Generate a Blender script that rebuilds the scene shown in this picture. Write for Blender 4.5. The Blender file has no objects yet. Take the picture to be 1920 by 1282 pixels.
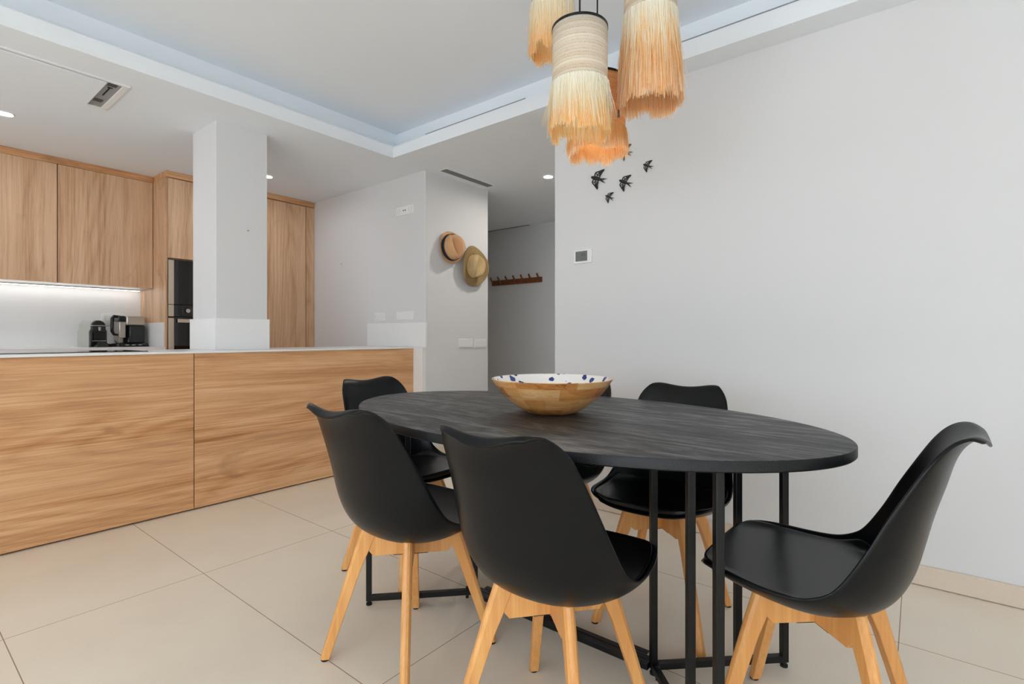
import bpy, bmesh, math, random
from mathutils import Vector, Matrix
S = bpy.context.scene
C = S.collection
PI = math.pi
rnd = random.Random(7)
R_ = math.radians

# ------------------------------------------------------------------ camera
CAM_H = 1.02
cd = bpy.data.cameras.new('camera'); cam = bpy.data.objects.new('camera', cd); C.objects.link(cam)
cam.location = (0, 0, CAM_H)
cam.rotation_euler = (PI / 2, 0, R_(38.40) - PI / 2)
cd.sensor_width = 36.0
cd.lens = 36.0 * 963.0 / 1920.0
cd.shift_y = -10.0 / 1920.0
cd.clip_start = 0.02
S.camera = cam
# ------------------------------------------------------------------ colour management, world
S.view_settings.view_transform = 'Standard'
S.view_settings.look = 'None'
S.view_settings.gamma = 1.0
S.view_settings.exposure = -0.36
S.view_settings.use_curve_mapping = False
S.cycles.max_bounces = 10
S.cycles.diffuse_bounces = 7
S.cycles.glossy_bounces = 4
S.cycles.sample_clamp_indirect = 6.0
w = bpy.data.worlds.new('world'); S.world = w; w.use_nodes = True
bg = w.node_tree.nodes['Background']
bg.inputs['Color'].default_value = (0.86, 0.93, 1.0, 1); bg.inputs['Strength'].default_value = 1.0

def area(name, loc, rot, sx, sy, power, col=(1, 1, 1), spread=180):
    l = bpy.data.lights.new(name, 'AREA'); l.shape = 'RECTANGLE'; l.size = sx; l.size_y = sy
    l.energy = power; l.color = col; l.spread = R_(spread)
    o = bpy.data.objects.new(name, l); C.objects.link(o); o.location = loc; o.rotation_euler = rot
    return o
# daylight through the living-room windows (left of and behind the camera)
DAY = (0.76, 0.885, 1.0)
area('daylight_left', (-3.14, -0.5, 1.25), (0, R_(-50), 0), 1.9, 4.4, 140, DAY)
area('daylight_back', (-1.8, -2.94, 1.25), (R_(50), 0, 0), 1.9, 1.9, 6, DAY)
area('kitchen_fill_light', (-3.14, 4.35, 1.4), (0, R_(-75), 0), 1.6, 1.1, 13, DAY)  # added fill at an invented kitchen window, brightens the cabinets
sl_ = bpy.data.lights.new('bounce_sun', 'SUN'); sl_.energy = 26.0; sl_.angle = R_(1.0); sl_.color = (.91, .955, 1)  # added so sunlit floor behind the camera bounces light onto the ceiling
so_ = bpy.data.objects.new('bounce_sun', sl_); C.objects.link(so_); so_.rotation_euler = (R_(38), 0, R_(-42))

# ------------------------------------------------------------------ helpers
def tag(o, label=None, cat=None, group=None, kind=None):
    if label: o['label'] = label
    if cat: o['category'] = cat
    if group: o['group'] = group
    if kind: o['kind'] = kind
    return o

def empty(name, loc=(0, 0, 0), rz=0, **k):
    o = bpy.data.objects.new(name, None); C.objects.link(o)
    o.empty_display_size = 0.05
    o.location = loc; o.rotation_euler = (0, 0, rz)
    return tag(o, **k)

class MB:
    def __init__(s): s.v = []; s.f = []; s.m = []
    def add(s, vs, fs, mi=0):
        b = len(s.v); s.v += [tuple(v) for v in vs]; s.f += [tuple(b + i for i in f) for f in fs]; s.m += [mi] * len(fs); return s
    def box(s, x0, y0, z0, x1, y1, z1, mi=0, M=None):
        vs = [Vector((x, y, z)) for z in (z0, z1) for y in (y0, y1) for x in (x0, x1)]
        if M is not None: vs = [M @ v for v in vs]
        return s.add(vs, [(0, 2, 3, 1), (4, 5, 7, 6), (0, 1, 5, 4), (2, 6, 7, 3), (0, 4, 6, 2), (1, 3, 7, 5)], mi)
    def quad(s, a, b, c, d, mi=0): return s.add([a, b, c, d], [(0, 1, 2, 3)], mi)
    def bar(s, a, b, wd, ht, up=(0, 0, 1), mi=0, w2=None, h2=None):
        a = Vector(a); b = Vector(b); d = (b - a).normalized(); up = Vector(up)
        sd = d.cross(up); sd.normalize(); u = sd.cross(d); u.normalize()
        vs = []
        for p, ww, hh in ((a, wd, ht), (b, w2 or wd, h2 or ht)):
            for i, j in ((-1, -1), (1, -1), (1, 1), (-1, 1)): vs.append(p + sd * (i * ww / 2) + u * (j * hh / 2))
        return s.add(vs, [(0, 1, 2, 3), (7, 6, 5, 4), (0, 4, 5, 1), (1, 5, 6, 2), (2, 6, 7, 3), (3, 7, 4, 0)], mi)
    def tube(s, pts, r, n=10, mi=0, closed=False, cap=True):
        pts = [Vector(p) for p in pts]; N = len(pts); rs = r if isinstance(r, (list, tuple)) else [r] * N
        base = len(s.v); pu = None
        for i, p in enumerate(pts):
            if closed: d = pts[(i + 1) % N] - pts[i - 1]
            else: d = pts[min(i + 1, N - 1)] - pts[max(i - 1, 0)]
            d.normalize()
            if pu is None:
                pu = Vector((0, 0, 1)) if abs(d.z) < .9 else Vector((1, 0, 0))
            sd = d.cross(pu); sd.normalize(); pu = sd.cross(d); pu.normalize()
            for k in range(n):
                a = 2 * PI * k / n; s.v.append(tuple(p + (sd * math.cos(a) + pu * math.sin(a)) * rs[i]))
        M = N if closed else N - 1
        for i in range(M):
            j = (i + 1) % N
            for k in range(n):
                k2 = (k + 1) % n; s.f.append((base + i * n + k, base + j * n + k, base + j * n + k2, base + i * n + k2)); s.m.append(mi)
        if cap and not closed:
            s.f.append(tuple(base + k for k in range(n))); s.m.append(mi)
            s.f.append(tuple(base + (N - 1) * n + k for k in reversed(range(n)))); s.m.append(mi)
        return s
    def lathe(s, prof, n=48, mi=0, c=(0, 0), sx=1.0, sy=1.0, z0=0.0, caps=False):
        base = len(s.v); N = len(prof)
        for r, z in prof:
            for k in range(n):
                a = 2 * PI * k / n; s.v.append((c[0] + r * sx * math.cos(a), c[1] + r * sy * math.sin(a), z0 + z))
        for i in range(N - 1):
            for k in range(n):
                k2 = (k + 1) % n; s.f.append((base + i * n + k, base + i * n + k2, base + (i + 1) * n + k2, base + (i + 1) * n + k)); s.m.append(mi)
        if caps and prof[0][0] > 1e-5: s.f.append(tuple(base + k for k in reversed(range(n)))); s.m.append(mi)
        if caps and prof[-1][0] > 1e-5: s.f.append(tuple(base + (N - 1) * n + k for k in range(n))); s.m.append(mi)
        return s
    def prism(s, pts, z0, z1, mi=0, M=None):
        n = len(pts); vs = [Vector((p[0], p[1], z)) for z in (z0, z1) for p in pts]
        if M is not None: vs = [M @ v for v in vs]
        fs = [tuple(reversed(range(n))), tuple(range(n, 2 * n))] + [(i, (i + 1) % n, n + (i + 1) % n, n + i) for i in range(n)]
        return s.add(vs, fs, mi)
    def build(s, name, mats, parent=None, bevel=0, seg=2, smooth=False, M=None, weld=False, auto=None, recalc=True, loc=None):
        me = bpy.data.meshes.new(name)
        vs = s.v if M is None else [tuple(M @ Vector(v)) for v in s.v]
        me.from_pydata(vs, [], s.f); 
        if not isinstance(mats, (list, tuple)): mats = [mats]
        for m in mats: me.materials.append(m)
        me.polygons.foreach_set('material_index', s.m)
        bm = bmesh.new(); bm.from_mesh(me)
        if weld: bmesh.ops.remove_doubles(bm, verts=bm.verts, dist=1e-5)
        if recalc: bmesh.ops.recalc_face_normals(bm, faces=bm.faces)
        bm.to_mesh(me); bm.free()
        if smooth: me.polygons.foreach_set('use_smooth', [True] * len(me.polygons))
        if auto is not None:
            me.polygons.foreach_set('use_smooth', [True] * len(me.polygons))
            me.set_sharp_from_angle(angle=R_(auto))
        me.update()
        o = bpy.data.objects.new(name, me); C.objects.link(o)
        if parent: o.parent = parent
        if loc: o.location = loc
        if bevel:
            b = o.modifiers.new('bevel', 'BEVEL'); b.width = bevel; b.segments = seg; b.limit_method = 'ANGLE'; b.angle_limit = R_(35)
            b.harden_normals = False
            me.polygons.foreach_set('use_smooth', [True] * len(me.polygons)); me.set_sharp_from_angle(angle=R_(50))
        return o

def struct(o): return tag(o, kind='structure')

def srgb(r, g, b):
    def f(c):
        c /= 255.0
        return c / 12.92 if c <= 0.04045 else ((c + 0.055) / 1.055) ** 2.4
    return (f(r), f(g), f(b), 1)

class NT:
    """small node builder"""
    def __init__(s, name):
        s.m = bpy.data.materials.new(name); s.m.use_nodes = True; s.t = s.m.node_tree; s.n = s.t.nodes; s.l = s.t.links
        s.b = s.n['Principled BSDF']
    def N(s, typ, ins=None, **k):
        x = s.n.new(typ)
        for a, v in k.items(): setattr(x, a, v)
        for a, v in (ins or {}).items():
            if hasattr(v, 'node') or isinstance(v, bpy.types.NodeSocket): s.l.new(v, x.inputs[a])
            else: x.inputs[a].default_value = v
        return x
    def math(s, op, a, b=0.0, c=None):
        x = s.n.new('ShaderNodeMath'); x.operation = op
        for i, v in enumerate((a, b) if c is None else (a, b, c)):
            if isinstance(v, bpy.types.NodeSocket): s.l.new(v, x.inputs[i])
            else: x.inputs[i].default_value = v
        return x.outputs[0]
    def ramp(s, fac, stops, interp='LINEAR'):
        x = s.n.new('ShaderNodeValToRGB'); s.l.new(fac, x.inputs[0]); cr = x.color_ramp; cr.interpolation = interp
        while len(cr.elements) < len(stops): cr.elements.new(0.5)
        for e, (p, c) in zip(cr.elements, stops): e.position = p; e.color = c
        return x.outputs[0]
    def mix(s, fac, a, b, mode='MIX'):
        x = s.n.new('ShaderNodeMix'); x.data_type = 'RGBA'; x.blend_type = mode
        for i, v in ((0, fac), (6, a), (7, b)):
            if isinstance(v, bpy.types.NodeSocket): s.l.new(v, x.inputs[i])
            else: x.inputs[i].default_value = v
        return x.outputs[2]
    def co(s, scale=(1, 1, 1), kind='Object', loc=(0, 0, 0), rot=(0, 0, 0)):
        tc = s.n.new('ShaderNodeTexCoord'); mp = s.n.new('ShaderNodeMapping')
        mp.inputs['Scale'].default_value = scale; mp.inputs['Location'].default_value = loc; mp.inputs['Rotation'].default_value = rot
        s.l.new(tc.outputs[kind], mp.inputs[0]); return mp.outputs[0]
    def noise(s, vec, scale, detail=3, rough=.55, dist=0.0):
        return s.N('ShaderNodeTexNoise', {'Vector': vec, 'Scale': scale, 'Detail': detail, 'Roughness': rough, 'Distortion': dist}).outputs[0]
    def set(s, **k):
        for a, v in k.items():
            i = s.b.inputs[a.replace('_', ' ')]
            if isinstance(v, bpy.types.NodeSocket): s.l.new(v, i)
            else: i.default_value = v
        return s
    def bump(s, h, strength=.3, dist=.002):
        x = s.N('ShaderNodeBump', {'Height': h, 'Strength': strength, 'Distance': dist}); s.l.new(x.outputs[0], s.b.inputs['Normal']); return s

def plain(name, col, rough=.5, metal=0.0, spec=.5, bump=None, emis=None, estr=0, coat=0):
    t = NT(name); t.set(Base_Color=col, Roughness=rough, Metallic=metal, Specular_IOR_Level=spec)
    if coat: t.set(Coat_Weight=coat)
    if bump: t.bump(t.noise(t.co(), bump[0], 3), bump[1], bump[2])
    if emis: t.set(Emission_Color=emis, Emission_Strength=estr)
    return t.m

def wood(name, axis, dark, mid, light, rough=.45, boards=0.0, knots=.5, fine=1.0, off=(0, 0, 0), scale=1.0):
    """procedural wood, grain along axis 0/1/2 of the object's own coordinates"""
    t = NT(name)
    def co(k):
        sc = [1.0 * scale] * 3; sc[axis] = k * scale
        return t.co(tuple(sc), loc=off)
    v = co(.020); vw = co(.11); vk = co(.40); vs2 = co(.035)
    # gentle waviness shared by every grain layer
    warp = t.noise(vk, 3.0, 2, .5)
    def warped(vec, amt):
        a = t.N('ShaderNodeVectorMath', {0: vec, 1: t.N('ShaderNodeCombineXYZ', {i_: t.math('MULTIPLY', t.math('SUBTRACT', warp, .5), amt) for i_ in range(3) if i_ != axis}).outputs[0]}, operation='ADD').outputs[0]
        return a
    broad = t.noise(warped(vs2, .035), 15.0, 4, .6)
    cath = t.noise(warped(vw, .03), 2.6, 1, .4)
    rings = t.math('POWER', t.math('MULTIPLY', t.math('PINGPONG', t.math('MULTIPLY', cath, 26.0), .5), 2.0), .7)
    fn = t.noise(warped(v, .030), 120.0, 4, .7)
    fn2 = t.noise(warped(v, .030), 340.0, 3, .6)
    h = t.math('ADD', t.math('MULTIPLY', broad, .38), t.math('MULTIPLY', rings, .075))
    h = t.math('ADD', h, t.math('MULTIPLY', fn, .38 * fine))
    h = t.math('ADD', h, t.math('MULTIPLY', fn2, .20 * fine))
    col = t.ramp(h, [(.40, dark), (.52, mid), (.64, light)])
    if knots:
        kn = t.noise(vk, 4.2, 3, .6, .8)
        km = t.math('MINIMUM', t.math('MULTIPLY', t.math('MAXIMUM', t.math('SUBTRACT', kn, .615), 0.0), 11.0), 1.0)
        kf = t.math('ADD', .25, t.math('MULTIPLY', t.noise(co(1.6), 38, 2), 1.3))
        col = t.mix(t.math('MULTIPLY', t.math('MULTIPLY', km, kf), knots), col, tuple(c * .6 for c in dark[:3]) + (1,))
        lt = t.noise(t.co(tuple(vs_ for vs_ in [scale if q != axis else .3 * scale for q in range(3)]), loc=(off[0] + 9, off[1] + 4, off[2] + 5)), 3.4, 2, .5, .5)
        col = t.mix(t.math('MULTIPLY', t.math('MINIMUM', t.math('MULTIPLY', t.math('MAXIMUM', t.math('SUBTRACT', lt, .60), 0.0), 6.0), 1.0), .45), col, light)
    if boards:
        sep = t.N('ShaderNodeSeparateXYZ', {0: t.co()})
        ax = 0 if axis == 2 else 2
        cell = t.N('ShaderNodeTexWhiteNoise', {'W': t.math('FLOOR', t.math('DIVIDE', t.math('ADD', sep.outputs[ax], t.math('MULTIPLY', warp, .02)), boards))}, noise_dimensions='1D').outputs[0]
        col = t.mix(t.math('MULTIPLY', cell, .42), col, light)
    t.set(Base_Color=col, Roughness=rough)
    t.bump(fn, .08, .0006)
    return t.m

# ------------------------------------------------------------------ materials
M = {}
M['wall'] = plain('white_wall_paint', srgb(221, 221, 222), .85, spec=.25, bump=(220, .05, .0005))
M['ceil'] = plain('white_ceiling_paint', srgb(236, 241, 246), .9, spec=.2)
M['white_slab'] = plain('white_composite_slab', srgb(238, 238, 238), .28)
M['white_plastic'] = plain('white_plastic', srgb(236, 236, 234), .35)
M['grey_plastic'] = plain('grey_plastic', srgb(150, 151, 152), .5)
M['socket_grey'] = plain('light_grey_plastic', srgb(186, 186, 184), .5)
M['dark_grey'] = plain('dark_grey_plastic', srgb(70, 72, 74), .5)
M['black_gap'] = plain('dark_recess', srgb(22, 22, 22), .8)
M['black_metal'] = plain('black_powder_coated_steel', srgb(15, 16, 17), .4, spec=.35, bump=(500, .08, .0003))
M['black_plastic'] = plain('black_matt_shell_plastic', srgb(8, 10, 13), .30, spec=.25, bump=(900, .10, .0004))
M['black_leather'] = plain('black_leatherette', srgb(9, 9, 10), .30, spec=.32, bump=(260, .10, .0006))
M['rubber'] = plain('black_rubber', srgb(18, 18, 18), .7)
M['glass_black'] = plain('black_oven_glass', srgb(14, 15, 17), .04, spec=.7)
M['steel'] = plain('brushed_steel', srgb(190, 186, 178), .3, metal=.9)
M['champagne'] = plain('pale_champagne_steel', srgb(205, 192, 172), .4, metal=.35)
M['chrome'] = plain('chrome', srgb(220, 220, 220), .12, metal=1)
M['gloss_black'] = plain('gloss_black_plastic', srgb(16, 18, 19), .2)
M['cream_plastic'] = plain('grey_cream_plastic', srgb(176, 178, 170), .3)
M['led'] = plain('lit_led_diffuser', srgb(255, 255, 255), .5, emis=(1, .97, .92, 1), estr=12)
M['downlight_hall'] = plain('lit_hall_downlight_lens', srgb(255, 255, 255), .5, emis=(1, .93, .84, 1), estr=850)
M['downlight_lit'] = plain('lit_downlight_lens', srgb(255, 255, 255), .5, emis=(.98, .97, 1, 1), estr=290)
M['lcd'] = plain('grey_display', srgb(108, 110, 108), .25)
M['lcd_ink'] = plain('dark_display_characters', srgb(66, 68, 66), .4)
M['bird_iron'] = plain('dark_cast_iron', srgb(46, 44, 42), .38, metal=.35, bump=(300, .5, .001))
wd, wm, wl = srgb(176, 134, 98), srgb(208, 168, 131), srgb(226, 192, 158)
M['wood_v'] = wood('light_walnut_veneer_vertical', 2, wd, wm, wl, .42, boards=.11, knots=.45)
M['wood_v2'] = wood('light_walnut_veneer_vertical_2', 2, wd, wm, wl, .42, boards=.13, knots=.45, off=(3.3, 1.1, .7))
M['wood_h'] = wood('light_walnut_veneer_horizontal', 0, srgb(162, 107, 64), srgb(202, 147, 98), srgb(227, 184, 140), .4, boards=.1, knots=.6, scale=.8)
M['wood_h2'] = wood('light_walnut_veneer_horizontal_2', 0, srgb(162, 107, 64), srgb(202, 147, 98), srgb(227, 184, 140), .4, boards=.12, knots=.6, scale=.8, off=(7.7, 2.2, 1.9))
M['beech'] = wood('honey_beech', 2, srgb(214, 150, 84), srgb(228, 168, 100), srgb(238, 186, 122), .38, knots=0, fine=.7)
M['rack_wood'] = wood('reddish_brown_rack_wood', 1, srgb(84, 46, 24), srgb(124, 72, 38), srgb(158, 98, 56), .5, knots=.3)
# table top: dark stained mango
t = NT('charcoal_stained_table_wood')
v = t.co((1, .07, 1)); v2 = t.co((1, .25, 1))
n1 = t.noise(v, 26, 4, .65, .4); n2 = t.noise(v, 190, 4, .7, .3); n3 = t.noise(v2, 3.0, 3, .5, 1.0)
rg = t.math('MULTIPLY', t.math('ADD', t.math('SINE', t.math('MULTIPLY', n3, 70.0)), 1.0), .5)
hh = t.math('ADD', t.math('ADD', t.math('MULTIPLY', n1, .45), t.math('MULTIPLY', n2, .60)), t.math('MULTIPLY', rg, .07))
t.set(Base_Color=t.ramp(hh, [(.44, srgb(12, 12, 13)), (.57, srgb(32, 32, 33)), (.70, srgb(98, 97, 97))]), Roughness=t.ramp(hh, [(.42, (.6,) * 3 + (1,)), (.72, (.34,) * 3 + (1,))]), Specular_IOR_Level=.8)  # palest grain streaks raised to put ridge glints and sheen into the colour
t.bump(hh, .7, .003); M['table_wood'] = t.m
M['table_edge'] = plain('charcoal_stained_table_edge', srgb(18, 20, 22), .40, spec=.35, bump=(300, .6, .0015))
# floor tiles
t = NT('beige_porcelain_floor_tiles')
sep = t.N('ShaderNodeSeparateXYZ', {0: t.co()})
def grout(axis, o0, step, wdt):
    q = t.math('DIVIDE', t.math('SUBTRACT', sep.outputs[axis], o0), step)
    fr = t.math('ABSOLUTE', t.math('SUBTRACT', t.math('FRACT', t.math('ADD', q, .5)), .5))
    return t.math('LESS_THAN', t.math('MULTIPLY', fr, step), wdt), t.math('FLOOR', q)
gx, cx_ = grout(0, .909, .6175, .0014); gy, cy_ = grout(1, 1.235, 1.1815, .0014)
g = t.math('MAXIMUM', gx, gy)
cl = t.noise(t.co(), 2.2, 4, .6, .3); sp = t.noise(t.co(), 160, 3, .6)
tile_id = t.N('ShaderNodeTexWhiteNoise', {'Vector': t.N('ShaderNodeCombineXYZ', {0: cx_, 1: cy_}).outputs[0]}).outputs[0]
base = t.ramp(t.math('ADD', t.math('MULTIPLY', cl, .7), t.math('MULTIPLY', sp, .3)), [(.3, srgb(231, 217, 198)), (.7, srgb(240, 229, 212))])
base = t.mix(t.math('MULTIPLY', tile_id, .15), base, srgb(234, 221, 204))
t.set(Base_Color=t.mix(g, base, srgb(160, 132, 108)), Roughness=t.math('ADD', t.math('MULTIPLY', g, .4), .42), Specular_IOR_Level=.4)
t.bump(t.math('SUBTRACT', t.math('MULTIPLY', sp, .1), g), .25, .0015); M['floor'] = t.m
t = NT('beige_porcelain_skirting')
cl = t.noise(t.co(), 3, 4, .6, .3); sp = t.noise(t.co(), 160, 3, .6)
t.set(Base_Color=t.ramp(t.math('ADD', t.math('MULTIPLY', cl, .6), t.math('MULTIPLY', sp, .4)), [(.3, srgb(214, 196, 178)), (.7, srgb(226, 211, 194))]), Roughness=.45); M['skirt'] = t.m

# ------------------------------------------------------------------ room shell
Z0, Z1, Z2 = 2.41, 2.495, 2.67
XL, XR, YB, YF = -3.2, 2.70, -3.0, 5.57
struct(MB().quad((XL, YB, 0), (5.5, YB, 0), (5.5, 6.2, 0), (XL, 6.2, 0)).build('floor', M['floor'], recalc=False))
# low ceiling with the raised tray
tx0, tx1, ty0, ty1, wr = -0.9, 2.555, -2.3, 3.205, .15
def ring(mb, a, b, z):
    (x0, y0, x1, y1), (X0, Y0, X1, Y1) = a, b
    P = [(x0, y0, z), (x1, y0, z), (x1, y1, z), (x0, y1, z)]; Q = [(X0, Y0, z), (X1, Y0, z), (X1, Y1, z), (X0, Y1, z)]
    for i in range(4): mb.quad(P[i], P[(i + 1) % 4], Q[(i + 1) % 4], Q[i])
def side(mb, a, za, zb):
    x0, y0, x1, y1 = a; P = [(x0, y0), (x1, y0), (x1, y1), (x0, y1)]
    for i in range(4):
        p, q = P[i], P[(i + 1) % 4]; mb.quad((*p, za), (*q, za), (*q, zb), (*p, zb))
cb = MB(); A = (tx0, ty0, tx1, ty1); B = (tx0 - wr, ty0 - wr, tx1 + wr, ty1 + wr)
ring(cb, (XL, YB, 5.5, 6.2), A, Z0); side(cb, A, Z0, Z1); ring(cb, A, B, Z1); side(cb, B, Z1, Z2)
cb.quad((B[0], B[1], Z2), (B[2], B[1], Z2), (B[2], B[3], Z2), (B[0], B[3], Z2))
struct(cb.build('ceiling', M['ceil'], recalc=False))
# walls
struct(MB().box(XR, YB, 0, XR + .12, 1.795, Z0).build('wall_right', M['wall']))
struct(MB().box(2.912, 3.2277, 0, 3.70, 6.2, Z0).build('wall_center', M['wall']))
struct(MB().box(XL, YF, 0, 2.912, YF + .1, Z0).build('wall_back', M['wall']))
hb = MB(); hb.box(5.168, 1.70, 0, 5.28, 6.2, Z0); hb.box(2.83, 1.675, 0, 5.2, 1.785, Z0); hb.box(3.70, 6.1, 0, 5.2, 6.2, Z0)
struct(hb.build('wall_hallway', M['wall']))
lw = MB()
lw.box(XL - .1, YB, 0, XL, -2.85, Z0); lw.box(XL - .1, 1.85, 0, XL, 3.75, Z0); lw.box(XL - .1, 4.95, 0, XL, YF, Z0); lw.box(XL - .1, 3.75, 0, XL, 4.95, .5); lw.box(XL - .1, 3.75, 2.28, XL, 4.95, Z0); lw.box(XL - .1, -2.85, 0, XL, 1.85, .1); lw.box(XL - .1, -2.85, 2.28, XL, 1.85, Z0)
struct(lw.build('wall_left', M['wall']))
fw = MB()
fw.box(XL, YB - .1, 0, -2.8, YB, Z0); fw.box(-.8, YB - .1, 0, XR, YB, Z0); fw.box(-2.8, YB - .1, 0, -.8, YB, .1); fw.box(-2.8, YB - .1, 2.28, -.8, YB, Z0)
struct(fw.build('wall_front', M['wall']))
wf = MB()
for y in (-2.85, -.52, 1.80): wf.box(XL - .07, y, .1, XL - .03, y + .05, 2.28)
wf.box(XL - .07, -2.85, .1, XL - .03, 1.85, .15); wf.box(XL - .07, -2.85, 2.23, XL - .03, 1.85, 2.28)
for y in (3.75, 4.90): wf.box(XL - .07, y, .5, XL - .03, y + .05, 2.28)  # frame of the unseen kitchen window, added to let in more light
wf.box(XL - .07, 3.8, .5, XL - .03, 4.9, .55); wf.box(XL - .07, 3.8, 2.23, XL - .03, 4.9, 2.28)
struct(wf.build('window_1', M['white_plastic']))
wf = MB()
for x in (-2.8, -1.825, -.85): wf.box(x, YB - .07, .1, x + .05, YB - .03, 2.28)
wf.box(-2.8, YB - .07, .1, -.8, YB - .03, .15); wf.box(-2.8, YB - .07, 2.23, -.8, YB - .03, 2.28)
struct(wf.build('window_2', M['white_plastic']))
# skirting
struct(MB().box(2.688, YB, .003, 2.70, 1.795, .084).build('baseboard_right', M['skirt'], bevel=.0015))
struct(MB().box(2.93, 3.2157, .003, 3.70, 3.2277, .084).build('baseboard_center', M['skirt'], bevel=.0015))
struct(MB().box(5.156, 1.785, .003, 5.168, 6.1, .084).build('baseboard_hallway', M['skirt'], bevel=.0015))
# column with white slab cladding at worktop height
struct(MB().box(1.403, 3.53, .934, 1.729, 3.905, Z0).build('wall_column', M['wall']))
sl = MB()
def frame_ring(mb, o_, i_, z0, z1):
    (x0, y0, x1, y1), (X0, Y0, X1, Y1) = o_, i_
    O = [(x0, y0), (x1, y0), (x1, y1), (x0, y1)]; I = [(X0, Y0), (X1, Y0), (X1, Y1), (X0, Y1)]
    vs = [(*p, z) for z in (z0, z1) for p in O + I]
    fs = []
    for k in range(4):
        q = (k + 1) % 4
        fs += [(k, q, 8 + q, 8 + k), (4 + k, 12 + k, 12 + q, 4 + q), (8 + k, 8 + q, 12 + q, 12 + k), (k, 4 + k, 4 + q, q)]
    mb.add(vs, fs)
frame_ring(sl, (1.391, 3.519, 1.742, 3.93), (1.4025, 3.5295, 1.7295, 3.9055), .9345, 1.139)
struct(sl.build('trim_1', M['white_slab'], bevel=.0015))
# white slab upstand on the centre wall above the worktop
struct(MB().prism([(2.899, 3.215), (2.918, 3.215), (2.918, 3.2272), (2.9115, 3.2272), (2.9115, 4.012), (2.899, 4.012)], .9345, 1.139).build('trim_2', M['white_slab'], bevel=.0012))
# linear air slots low on the tray's recessed face
for (y0, y1, lb) in ((2.03, 3.0, 'thin grey linear air slot in the ceiling tray, left of the hanging lamps'), (.43, 1.25, 'thin grey linear air slot in the ceiling tray, right of the hanging lamps')):
    o = MB().box(tx1 + wr - .003, y0, 2.586, tx1 + wr, y1, 2.591).build('linear_air_slot', M['grey_plastic'])
    tag(o, lb, 'air vent')

# ------------------------------------------------------------------ kitchen peninsula
CT = .934
pen = empty('kitchen_peninsula', (1.2, 3.65, 0), label='long kitchen peninsula clad in horizontal-grain light walnut panels', cat='kitchen counter')
L = Matrix.Translation((-1.2, -3.65, 0))
MB().box(-1.6, 3.357, .004, 2.87, 3.93, CT - .0125).build('carcass', M['wood_h2'], pen, M=L)
MB().box(1.2065, 3.335, .012, 2.872, 3.356, CT - .013).build('front_panel', M['wood_h'], pen, bevel=.0008, M=L)
MB().box(-.45, 3.335, .012, 1.2015, 3.356, CT - .013).build('front_panel', M['wood_h2'], pen, bevel=.0008, M=L)
MB().box(-1.6, 3.335, .012, -.4545, 3.356, CT - .013).build('front_panel', M['wood_h'], pen, bevel=.0008, M=L)
MB().box(-1.6, 3.362, .001, 2.872, 3.38, .02).build('plinth', M['black_gap'], pen, M=L)
tag(MB().box(2.8725, 3.224, .0, 2.9115, 3.34, CT - .013).build('end_panel', M['white_slab'], pen, M=L), 'white end panel against the wall')
wk = MB(); wk.prism([(-1.62, 3.323), (2.868, 3.323), (2.868, 3.212), (2.911, 3.212), (2.911, 3.95), (-1.62, 3.95)], CT - .012, CT)
tag(wk.build('worktop', M['white_slab'], bevel=.0015), 'thin white worktop on the walnut peninsula, running around the column', 'worktop')
hob = empty('induction_hob', (.66, 3.7, CT), label='black glass induction hob set flush on the peninsula worktop', cat='hob')
MB().box(-.36, -.2, .0, .36, .2, .003).build('glass_top', M['glass_black'], hob, bevel=.001)
MB().box(-.361, -.203, .0, .361, -.2, .004).build('front_trim', M['rubber'], hob)

# ------------------------------------------------------------------ rear kitchen run
def cabinet(name, loc, label, cat='cabinet', **k): return empty(name, loc, label=label, cat=cat, **k)
# wall cabinets: z 1.438..2.357 doors, front plane y=5.232
def wall_cab(x0, x1, mat, label):
    c = cabinet('wall_cabinet', ((x0 + x1) / 2, 5.4, 1.44), label, group=None)
    w = (x1 - x0) / 2
    MB().box(-w + .001, -.148, .012, w - .001, .168, .917).build('carcass', M['wood_v'], c)
    MB().box(-w + .002, -.168, .0, w - .002, -.149, .917).build('door', mat, c, bevel=.001)
    tag(MB().box(-w + .001, -.148, .0, w - .001, .168, .0118).build('bottom_panel', M['white_slab'], c), 'white underside panel')
    return c
wall_cab(.932, 1.564, M['wood_v'], 'wide walnut wall cabinet next to the tall oven cabinet, above the coffee machines')
wall_cab(.30, .930, M['wood_v2'], 'walnut wall cabinet cut by the left edge of the photo')
wall_cab(-.34, .298, M['wood_v'], 'walnut wall cabinet beyond the left picture edge')
# cornice strips up to the ceiling
struct(MB().box(-.34, 5.226, 2.3585, 1.565, 5.568, 2.4095).build('trim_3', M['wood_h'], bevel=.001))
struct(MB().box(1.566, 4.922, 2.3585, 2.911, 5.568, 2.4095).build('trim_4', M['wood_h'], bevel=.001))
# backsplash and upstand on the tall unit's side
struct(MB().box(XL, 5.556, CT + .0005, 1.5655, 5.57, 1.4515).build('trim_5', M['white_slab']))
struct(MB().box(1.5545, 4.955, CT + .0005, 1.5655, 5.555, 1.139).build('trim_6', M['white_slab'], bevel=.001))
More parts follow.
